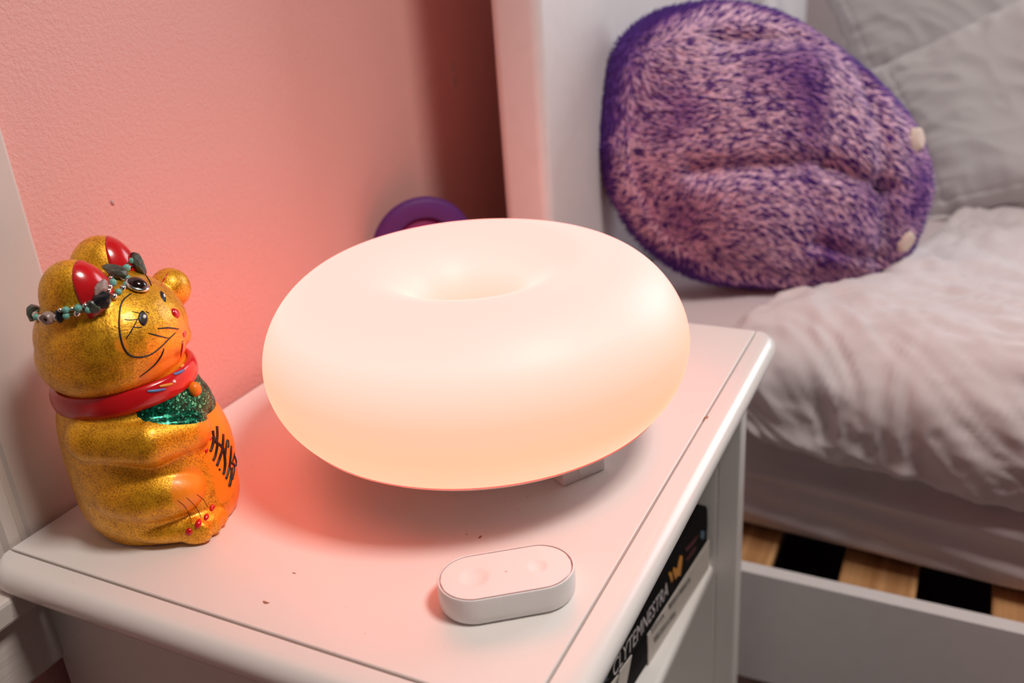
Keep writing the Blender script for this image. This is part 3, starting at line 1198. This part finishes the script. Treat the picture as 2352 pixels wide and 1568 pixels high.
# orange figure, dark red lines, blue mark, teal pattern
spoly('spine_figure', [(1562, 1275), (1557, 1292), (1554, 1306), (1546, 1302), (1544, 1314), (1549, 1330), (1553, 1322), (1560, 1321), (1563, 1300), (1565, 1277)], M['ink_o'], bk1, 0.0004)
spoly('spine_figure', [(1537, 1312), (1535, 1320), (1540, 1337), (1543, 1330), (1541, 1316)], M['ink_o'], bk1, 0.0004)
for q in ([(1603, 1228), (1600, 1230), (1572, 1262), (1575, 1266), (1590, 1250)], [(1598, 1255), (1594, 1256), (1574, 1284), (1577, 1287), (1590, 1270)]):
    spoly('author_lettering', q, M['ink_r'], bk1, 0.0003)
spoly('publisher_mark', [(1608, 1219), (1607, 1232), (1609, 1237), (1614, 1236), (1616, 1222), (1614, 1218)], M['ink_b'], bk1, 0.0004)
for k in range(4):
    y = 1532 + k * 9
    spoly('teal_wave', [(1383 + k, y + 4), (1388, y), (1394, y - 4), (1395, y - 1), (1389, y + 5), (1384 + k, y + 8)], M['ink_t'], bk1, 0.0003)
# small illegible print on the cream spine, as short dark strokes
rnd = random.Random(4)
for (pa0, pb0, cnt, hgt) in (((1494, 1447), (1519, 1413), 7, 12), ((1534, 1392), (1580, 1330), 15, 11), ((1500, 1468), (1546, 1408), 13, 13)):
    for k in range(cnt):
        t = k / (cnt - 1)
        x = pa0[0] + (pb0[0] - pa0[0]) * t
        y = pa0[1] + (pb0[1] - pa0[1]) * t
        h = hgt * (1 - 0.25 * t)
        wd = rnd.uniform(0.9, 1.6)
        spoly('print_stroke', [(x - wd, y - h / 2), (x + wd, y - h / 2), (x + wd + 2.2, y + h / 2), (x - wd + 2.2, y + h / 2)], M['ink_k'], bk2, 0.0004)

# ------------------------------------------------------------------ bed
bed = thing('bed', (1.25, -1.2, FLOOR), 'white wooden bed with a thick plain headboard and pine slats beside the nightstand', 'bed')
BX0, BX1 = 0.550, 1.960
obj('headboard', box_bm((BX0 - 0.004, -0.1545, FLOOR), (BX1, -0.1000, 0.60), 0.012, 6), M['bedw'], bed, auto=40)
RT = -0.316
obj('side_rail', box_bm((BX0, -2.15, RT - 0.152), (BX0 + 0.0175, -0.150, RT), 0.001, 1), M['rail'], bed, smooth=False)
obj('side_rail', box_bm((BX1 - 0.0175, -2.15, RT - 0.152), (BX1, -0.150, RT), 0.001, 1), M['rail'], bed, smooth=False)
obj('footboard', box_bm((BX0, -2.19, FLOOR), (BX1, -2.15, RT + 0.02), 0.004, 2), M['rail'], bed, smooth=False)
SZ = -0.338
obj('slat_ledge', box_bm((BX0 + 0.0175, -2.15, SZ - 0.05), (BX0 + 0.040, -0.155, SZ - 0.014)), M['rail'], bed, smooth=False)
obj('slat_ledge', box_bm((BX1 - 0.040, -2.15, SZ - 0.05), (BX1 - 0.0175, -0.155, SZ - 0.014)), M['rail'], bed, smooth=False)
y = -0.455 + 0.1500
k = 0
slat_me = None
while y - 0.08 > -2.13:
    if slat_me is None:
        so = obj('slat', box_bm((BX0 + 0.018, y - 0.080, SZ - 0.014), (BX1 - 0.018, y, SZ), 0.002, 1), M['slat'], bed, smooth=False)
        slat_me = so
    else:
        so = slat_me.copy()
        col.objects.link(so)
        so.location = (0, y - y_first, 0)
    if k == 0:
        y_first = y
    y -= 0.1540
    k += 1

# mattress with fitted sheet
MX, MZ0, MZ1 = 0.640, SZ, -0.068
mv, mf = [], []
NYm, NCm = 110, 90
Y0m, Y1m = -0.170, -2.10
X1m = 1.93
for i in range(NYm + 1):
    yy = Y0m + (Y1m - Y0m) * (i / NYm) ** 1.6
    drift = 0.030 * min(1.0, (yy - Y0m) / (-0.62 - Y0m)) if yy < Y0m else 0
    x0 = MX + 0.012 - drift
    H = MZ1 - MZ0
    for j in range(NCm + 1):
        t = j / NCm
        if t < 0.55:            # near side, bottom to top
            q = t / 0.55
            z = MZ0 + H * q
            rb, rt = 0.045, 0.06
            xx = x0
            if z < MZ0 + rb:
                xx += rb - math.sqrt(max(0, rb * rb - (MZ0 + rb - z) ** 2))
            if z > MZ1 - rt:
                xx += rt - math.sqrt(max(0, rt * rt - (z - MZ1 + rt) ** 2))
            fold = 0
            for (zc0, sl, wd, am) in ((-0.232, 0.075, 0.011, 0.0125), (-0.268, 0.10, 0.012, 0.012), (-0.300, 0.05, 0.009, 0.008), (-0.205, 0.16, 0.02, 0.006)):
                zc1 = zc0 + sl * (yy + 0.36) + 0.006 * math.sin(yy * 9 + zc0 * 50)
                fold += am * math.exp(-((z - zc1) / wd) ** 2) * (0.8 + 0.3 * math.sin(yy * 6 + zc0 * 90))
            xx -= fold * sstep(0, 0.1, q) * sstep(1, 0.85, q)
            mv.append((xx, yy, z))
        elif t < 0.9:
            q = (t - 0.55) / 0.35
            xx = x0 + 0.06 + (X1m - x0 - 0.08) * q
            z = MZ1 - 0.022 * sstep(0.9, 1.3, xx) + 0.004 * noise.noise((xx * 5, yy * 5, 1.0)) + 0.0035 * noise.noise((xx * 14, yy * 30, 3.0))
            mv.append((xx, yy, z))
        else:
            q = (t - 0.9) / 0.1
            mv.append((X1m - 0.02 + 0.02 * math.sin(q * math.pi / 2), yy, MZ1 - 0.022 + (MZ0 - MZ1 + 0.022) * q ** 1.5))
for i in range(NYm):
    for j in range(NCm):
        k = i * (NCm + 1) + j
        mf.append((k, k + NCm + 1, k + NCm + 2, k + 1))
    k = i * (NCm + 1)
    mf.append((k, k + NCm, k + 2 * NCm + 1, k + NCm + 1))
mf.append(tuple(range(NCm + 1)))
mf.append(tuple(NYm * (NCm + 1) + j for j in range(NCm + 1))[::-1])
mt = obj('mattress', (mv, mf), M['sheet'], auto=70)
tag(mt, 'mattress in a pinkish grey fitted sheet with long soft folds on the bed slats', 'mattress')

# duvet
prof_d = [V((0.626, 0, -0.188)), V((0.611, 0, -0.186)), V((0.604, 0, -0.165)), V((0.600, 0, -0.135)), V((0.604, 0, -0.100)), V((0.626, 0, -0.072)), V((0.665, 0, -0.057)), V((0.72, 0, -0.050)), V((0.80, 0, -0.050)), V((0.92, 0, -0.056)), V((1.05, 0, -0.066)), V((1.2, 0, -0.072))]
NP = 130
pp = resample(prof_d, NP)
while pp[-1].x < 1.92:
    q = pp[-1].copy()
    q.x += 0.011
    pp.append(q)


def head_edge(x):
    pts = [(0.58, -0.300), (0.64, -0.302), (0.69, -0.330), (0.735, -0.395), (0.80, -0.432), (1.0, -0.475), (1.3, -0.52), (2.0, -0.55)]
    for (xa, ya), (xb, yb) in zip(pts, pts[1:]):
        if x <= xb:
            t = max(0, (x - xa) / (xb - xa))
            return ya + (yb - ya) * (t * t * (3 - 2 * t))
    return pts[-1][1]


rowsv = []
NV = 190
dv_, df_ = [], []
s_acc = 0
for i, q in enumerate(pp):
    if i:
        s_acc += (q - pp[i - 1]).length
    tan = (pp[min(i + 1, len(pp) - 1)] - pp[max(i - 1, 0)]).normalized()
    nrm = V((-tan.z, 0, tan.x))
    he = head_edge(q.x)
    for j in range(NV + 1):
        vv = (j / NV) ** 1.35 * 1.25
        yy = he - vv
        side = sstep(0.03, 0.12, s_acc)
        w1 = noise.noise((s_acc * 6.0, yy * 5.0, 0.3)) * 0.010
        rdg = 0.0
        for (sx, sy, am, ph) in ((9, 7, 0.007, 1.0), (17, 15, 0.0075, 5.0), (33, 30, 0.0050, 9.0), (60, 56, 0.0020, 12.0)):
            wx = noise.noise((s_acc * 4, yy * 4, ph)) * 0.25
            nz_ = noise.noise((s_acc * sx + wx * sx, yy * sy + wx * sy, ph))
            rdg += am * (1 - 2.2 * abs(nz_))
        edge = sstep(0.0, 0.045, vv)
        hem = sstep(0.0, 0.03, s_acc)
        disp = (w1 * 0.8 + rdg * 0.95) * (0.25 + 0.75 * hem) * (0.3 + 0.7 * edge)
        hemwave = 0.010 * math.sin(yy * 13 + 1.0) + 0.006 * noise.noise((yy * 25, 2, 2))
        p = V((q.x, yy, q.z)) + nrm * disp
        lowf = 1 - sstep(0.0, 0.13, s_acc)
        # hem drops a little further away from the headboard
        p.z += lowf * (hemwave - 0.012 * sstep(-0.36, -0.46, yy) + 0.012 * sstep(-0.40, -0.34, yy))
        p.z -= (1 - edge) ** 2 * 0.034 * (1 - lowf)
        dv_.append(p)
for i in range(len(pp) - 1):
    for j in range(NV):
        k = i * (NV + 1) + j
        df_.append((k, k + 1, k + NV + 2, k + NV + 1))
du_o = obj('duvet', (dv_, df_), M['duvet'])
tag(du_o, 'rumpled pale pinkish white duvet hanging over the side of the mattress', 'duvet')
so_ = du_o.modifiers.new('thick', 'SOLIDIFY')
so_.thickness = 0.008
so_.offset = -1.0

# ------------------------------------------------------------------ grey pillow with piping
def make_pillow(label, quad, c_px, depth, tilt, T, seed):
    pc = CAM + ray(*c_px) * depth
    pview = (CAM - pc).normalized()
    pn_ = V((pview.x, pview.y, pview.z + tilt)).normalized()
    Q = [on_gplane(*q, pc, pn_) for q in quad]                 # corners: bottom left, bottom right, top right, top left
    low = min(q.z for q in Q)
    pil = thing('bed_pillow', (pc.x, pc.y, low), label, 'pillow')

    def at(a, b_):
        a2 = a * (1 - 0.06 * (1 - b_ * b_) * abs(a) ** 3)
        b2 = b_ * (1 - 0.06 * (1 - a * a) * abs(b_) ** 3)
        u, v = (a2 + 1) / 2, (b2 + 1) / 2
        return Q[0] * (1 - u) * (1 - v) + Q[1] * u * (1 - v) + Q[2] * u * v + Q[3] * (1 - u) * v

    n = 110
    vs2, fs2 = [], []
    for side in (1, -1):
        for i in range(n + 1):
            for j in range(n + 1):
                a, b_ = 2 * i / n - 1, 2 * j / n - 1
                prf = max(0, (1 - abs(a) ** 3.0)) ** 0.55 * max(0, (1 - abs(b_) ** 3.0)) ** 0.55
                edge_d = min(1 - abs(a), 1 - abs(b_))
                along = b_ if abs(a) > abs(b_) else a
                wr = 0.011 * math.exp(-edge_d * 3.0) * noise.noise((along * 9, edge_d * 1.6, 1 + seed)) * min(1, edge_d * 7)
                wr += 0.012 * noise.noise((a * 2.0, b_ * 2.0, seed)) * prf + 0.006 * (1 - 2 * abs(noise.noise((a * 4.0 + b_ * 2, b_ * 3, seed + 3)))) * prf
                wr -= 0.004 * math.exp(-((edge_d - 0.14) / 0.015) ** 2)
                vs2.append(at(a, b_) + pn_ * side * (T / 2 * prf + wr * min(1, prf * 4)))
    m = (n + 1) * (n + 1)
    for sidx in range(2):
        for i in range(n):
            for j in range(n):
                k = sidx * m + i * (n + 1) + j
                f = (k, k + n + 1, k + n + 2, k + 1)
                fs2.append(f if sidx == 0 else f[::-1])
    g = bmesh.new()
    me_ = bpy.data.meshes.new('t')
    me_.from_pydata([tuple(v) for v in vs2], [], fs2)
    g.from_mesh(me_)
    bmesh.ops.remove_doubles(g, verts=g.verts, dist=0.0004)
    obj('cover', g, M['pillow'], pil)
    pip = []
    for k in range(160):
        t = k / 160 * 4
        s_ = int(t)
        f = 2 * (t - s_) - 1
        a, b_ = ((f, -1), (1, f), (-f, 1), (-1, -f))[s_]
        pip.append(at(a, b_) + pn_ * 0.003 * math.sin(k * 0.9))
    obj('piping', tube(pip, 0.0050, 8, True), M['piping'], pil)


make_pillow('large wrinkled grey pillow with ruffled piping standing on the bed in front of another pillow', [(2135, 505), (2760, 440), (2560, -120), (1988, 175)], (2300, 220), 1.36, 0.45, 0.15, 0.0)
make_pillow('grey pillow with piping mostly hidden behind the front pillow and the plush cushion', [(1975, 190), (2560, 120), (2400, -420), (1830, -110)], (2180, -20), 1.60, 0.30, 0.13, 5.0)

# ------------------------------------------------------------------ purple plush cushion
uc = CAM + ray(1745, 350) * 1.095
vd = (CAM - uc).normalized()
un = (V((vd.x, vd.y, 0.16)) + V((0.44, -0.90, 0)) * 0.33).normalized()
uu = V((0, 0, 1)).cross(un).normalized()
uv_ = un.cross(uu).normalized()
outl = [(1367, 330), (1375, 240), (1395, 150), (1430, 80), (1490, 32), (1570, 8), (1650, 0), (1730, 10), (1810, 38), (1885, 85), (1955, 135), (2025, 200), (2080, 265), (2118, 340), (2136, 420), (2122, 490), (2095, 560), (2060, 612), (2000, 642),
        (1900, 655), (1800, 663), (1700, 660), (1610, 645), (1540, 615), (1470, 560), (1420, 490), (1385, 410)]
loc = []
for q in outl:
    p = on_gplane(*q, uc, un)
    loc.append(((p - uc).dot(uu), (p - uc).dot(uv_)))
cen = V((sum(a for a, _ in loc) / len(loc), sum(b_ for _, b_ in loc) / len(loc), 0))
ol = resample([V((a, b_, 0)) for a, b_ in loc + loc[:1]], 181)[:-1]
NO, NRr = len(ol), 46
CT = 0.082
pl = thing('plush_cushion', uc - V((0, 0, 0.16)), 'round fluffy purple and pink plush cushion standing on the bed against the headboard', 'cushion')


def cush(i, rr, side):
    o_ = ol[i % NO]
    a = cen.x + (o_.x - cen.x) * rr
    b_ = cen.y + (o_.y - cen.y) * rr
    h = CT * max(0, 1 - rr ** 3.2) ** 0.62
    if side > 0:
        # dents and seams on the front
        dx, dy = a, b_
        def groove(x0, y0, x1, y1, w_, dep):
            vx, vy = x1 - x0, y1 - y0
            t = max(0, min(1, ((dx - x0) * vx + (dy - y0) * vy) / (vx * vx + vy * vy)))
            d = math.hypot(dx - x0 - vx * t, dy - y0 - vy * t)
            return -dep * math.exp(-(d / w_) ** 2)
        env = sstep(1.0, 0.8, rr)
        h += env * (groove(-0.10, -0.01, 0.04, -0.012, 0.014, 0.012) + groove(0.055, -0.018, 0.125, -0.05, 0.012, 0.018) + groove(0.105, 0.10, 0.128, -0.15, 0.012, 0.016) + groove(-0.06, 0.125, 0.10, 0.115, 0.012, 0.012) + groove(0.04, -0.10, 0.12, -0.13, 0.010, 0.010))
        h += env * 0.008 * noise.noise((a * 14, b_ * 14, 4))
        return uc + uu * a + uv_ * b_ + un * h
    return uc + uu * a + uv_ * b_ - un * (h * 0.75)


cvv, cff = [], []
cvv.append(cush(0, 0.0, 1))
for k in range(1, NRr + 1):
    rr = math.sin(k / NRr * math.pi / 2)
    for i in range(NO):
        cvv.append(cush(i, rr, 1))
bi = len(cvv)
cvv.append(cush(0, 0.0, -1))
for k in range(1, NRr):
    rr = math.sin(k / NRr * math.pi / 2)
    for i in range(NO):
        cvv.append(cush(i, rr, -1))
for i in range(NO):
    j = (i + 1) % NO
    cff.append((0, 1 + i, 1 + j))
    cff.append((bi, bi + 1 + j, bi + 1 + i))
for k in range(NRr - 1):
    for i in range(NO):
        j = (i + 1) % NO
        a = 1 + k * NO
        cff.append((a + i, a + NO + i, a + NO + j, a + j))
        if k < NRr - 2:
            b_ = bi + 1 + k * NO
            cff.append((b_ + i, b_ + j, b_ + NO + j, b_ + NO + i))
a, b_ = 1 + (NRr - 1) * NO, bi + 1 + (NRr - 2) * NO
for i in range(NO):
    j = (i + 1) % NO
    cff.append((a + i, b_ + i, b_ + j, a + j))


def fur_mat(name, tip):
    t = NT(name)
    at = t.n('ShaderNodeAttribute', attribute_name='pink')
    r = t.ramp(at.outputs['Fac'], [(0.0, (0.060, 0.016, 0.19)), (0.35, (0.125, 0.035, 0.27)), (0.62, (0.52, 0.25, 0.50)), (1.0, (0.95, 0.62, 0.78))])
    t.l(r.outputs[0], t.b.inputs['Base Color'])
    t.b.inputs['Roughness'].default_value = 0.8
    t.b.inputs['Specular IOR Level'].default_value = 0.2
    t.b.inputs['Sheen Weight'].default_value = 0.25
    t.b.inputs['Sheen Tint'].default_value = (0.6, 0.4, 0.9, 1)
    return t.m


def pinkness(a, b_, rr):
    """undyed pale middle, dyed purple rim and seams"""
    e = sstep(1.0, 0.86, rr + 0.08 * noise.noise((a * 12, b_ * 12, 9)))
    n1 = noise.noise((a * 22, b_ * 16, 7))
    n2 = noise.noise((a * 9, b_ * 9, 2))
    return max(0, min(1, e * (0.80 + 0.40 * n2 + 0.40 * n1)))


MF = fur_mat('purple_plush', 1)
co = obj('cover', (cvv, cff), MF, pl)
pk = co.data.attributes.new('pink', 'FLOAT', 'POINT')
pv_ = []
for v in co.data.vertices:
    q = v.co + ORG[pl.name] - uc
    a_, b2 = q.dot(uu), q.dot(uv_)
    # radial fraction
    an = math.atan2(b2 - cen.y, a_ - cen.x)
    best = min(range(0, NO, 3), key=lambda i: abs((math.atan2(ol[i].y - cen.y, ol[i].x - cen.x) - an + math.pi) % (2 * math.pi) - math.pi))
    R_ = math.hypot(ol[best].x - cen.x, ol[best].y - cen.y)
    rr = math.hypot(b2 - cen.y, a_ - cen.x) / R_
    pv_.append(pinkness(a_, b2, rr) * 0.85 if q.dot(un) > 0 else 0.0)
pk.data.foreach_set('value', pv_)
# fur: short flat tufts lying over the cover
fv, ff, fp = [], [], []
rnd = random.Random(11)
NF = 26000
for k in range(NF):
    rr = math.sqrt(rnd.random()) * 1.0
    th = rnd.random() * NO
    i = int(th)
    back_side = rnd.random() < 0.10
    side = -1 if back_side else 1
    p = cush(i, rr, side)
    o_ = ol[i]
    a_, b2 = cen.x + (o_.x - cen.x) * rr, cen.y + (o_.y - cen.y) * rr
    pN = cush(i, min(1, rr + 0.02), side)
    radial = (pN - p)
    radial = radial.normalized() if radial.length > 1e-6 else uu
    tang = (cush(i + 1, rr, side) - p)
    tang = tang.normalized() if tang.length > 1e-6 else uv_
    nrm = radial.cross(tang).normalized()
    if nrm.dot(un) * side < 0:
        nrm = -nrm
    # lay direction: swirling flow field
    ang = 2.4 * noise.noise((a_ * 4, b2 * 4, 1.0)) + 0.35 + rnd.uniform(-0.35, 0.35)
    lay = (-uv_ * 0.55 + uu * math.cos(ang) * 0.8 + uv_ * math.sin(ang) * 0.8 + (radial * 0.5 if rr > 0.85 else V((0, 0, 0))))
    lay = (lay - nrm * lay.dot(nrm)).normalized()
    L = rnd.uniform(0.008, 0.013)
    lift = rnd.uniform(0.15, 0.4)
    wv = nrm.cross(lay).normalized() * rnd.uniform(0.0007, 0.0013)
    tip = p + (lay + nrm * lift).normalized() * L
    mid = p + (lay * 0.45 + nrm * lift * 0.8) * L * 0.6
    b0 = len(fv)
    fv += [p - wv, p + wv, mid + wv * 0.9, mid - wv * 0.9, tip]
    ff += [(b0, b0 + 1, b0 + 2, b0 + 3), (b0 + 3, b0 + 2, b0 + 4)]
    pkv = pinkness(a_, b2, rr) if side > 0 else 0
    dark = rnd.random() < 0.46
    tipv = pkv * 0.25 if dark else min(1, pkv * 1.25)
    fp += [tipv] * 5
fo = obj('fur', (fv, ff), MF, pl)
fo['kind'] = 'stuff'
at = fo.data.attributes.new('pink', 'FLOAT', 'POINT')
at.data.foreach_set('value', fp)
# small cream felt tabs sewn on the edge
CB = BVHTree.FromPolygons([V(v) for v in cvv], cff)
for (px, py, a, b_, an) in ((2098, 322, 11, 30, -0.15), (2074, 552, 11, 30, 0.55)):
    patch('felt_tab', (px, py), a, b_, an, M['feltw'], pl, thick=0.009, conv=lambda u, v: (u, v), tree=CB, dome=False)
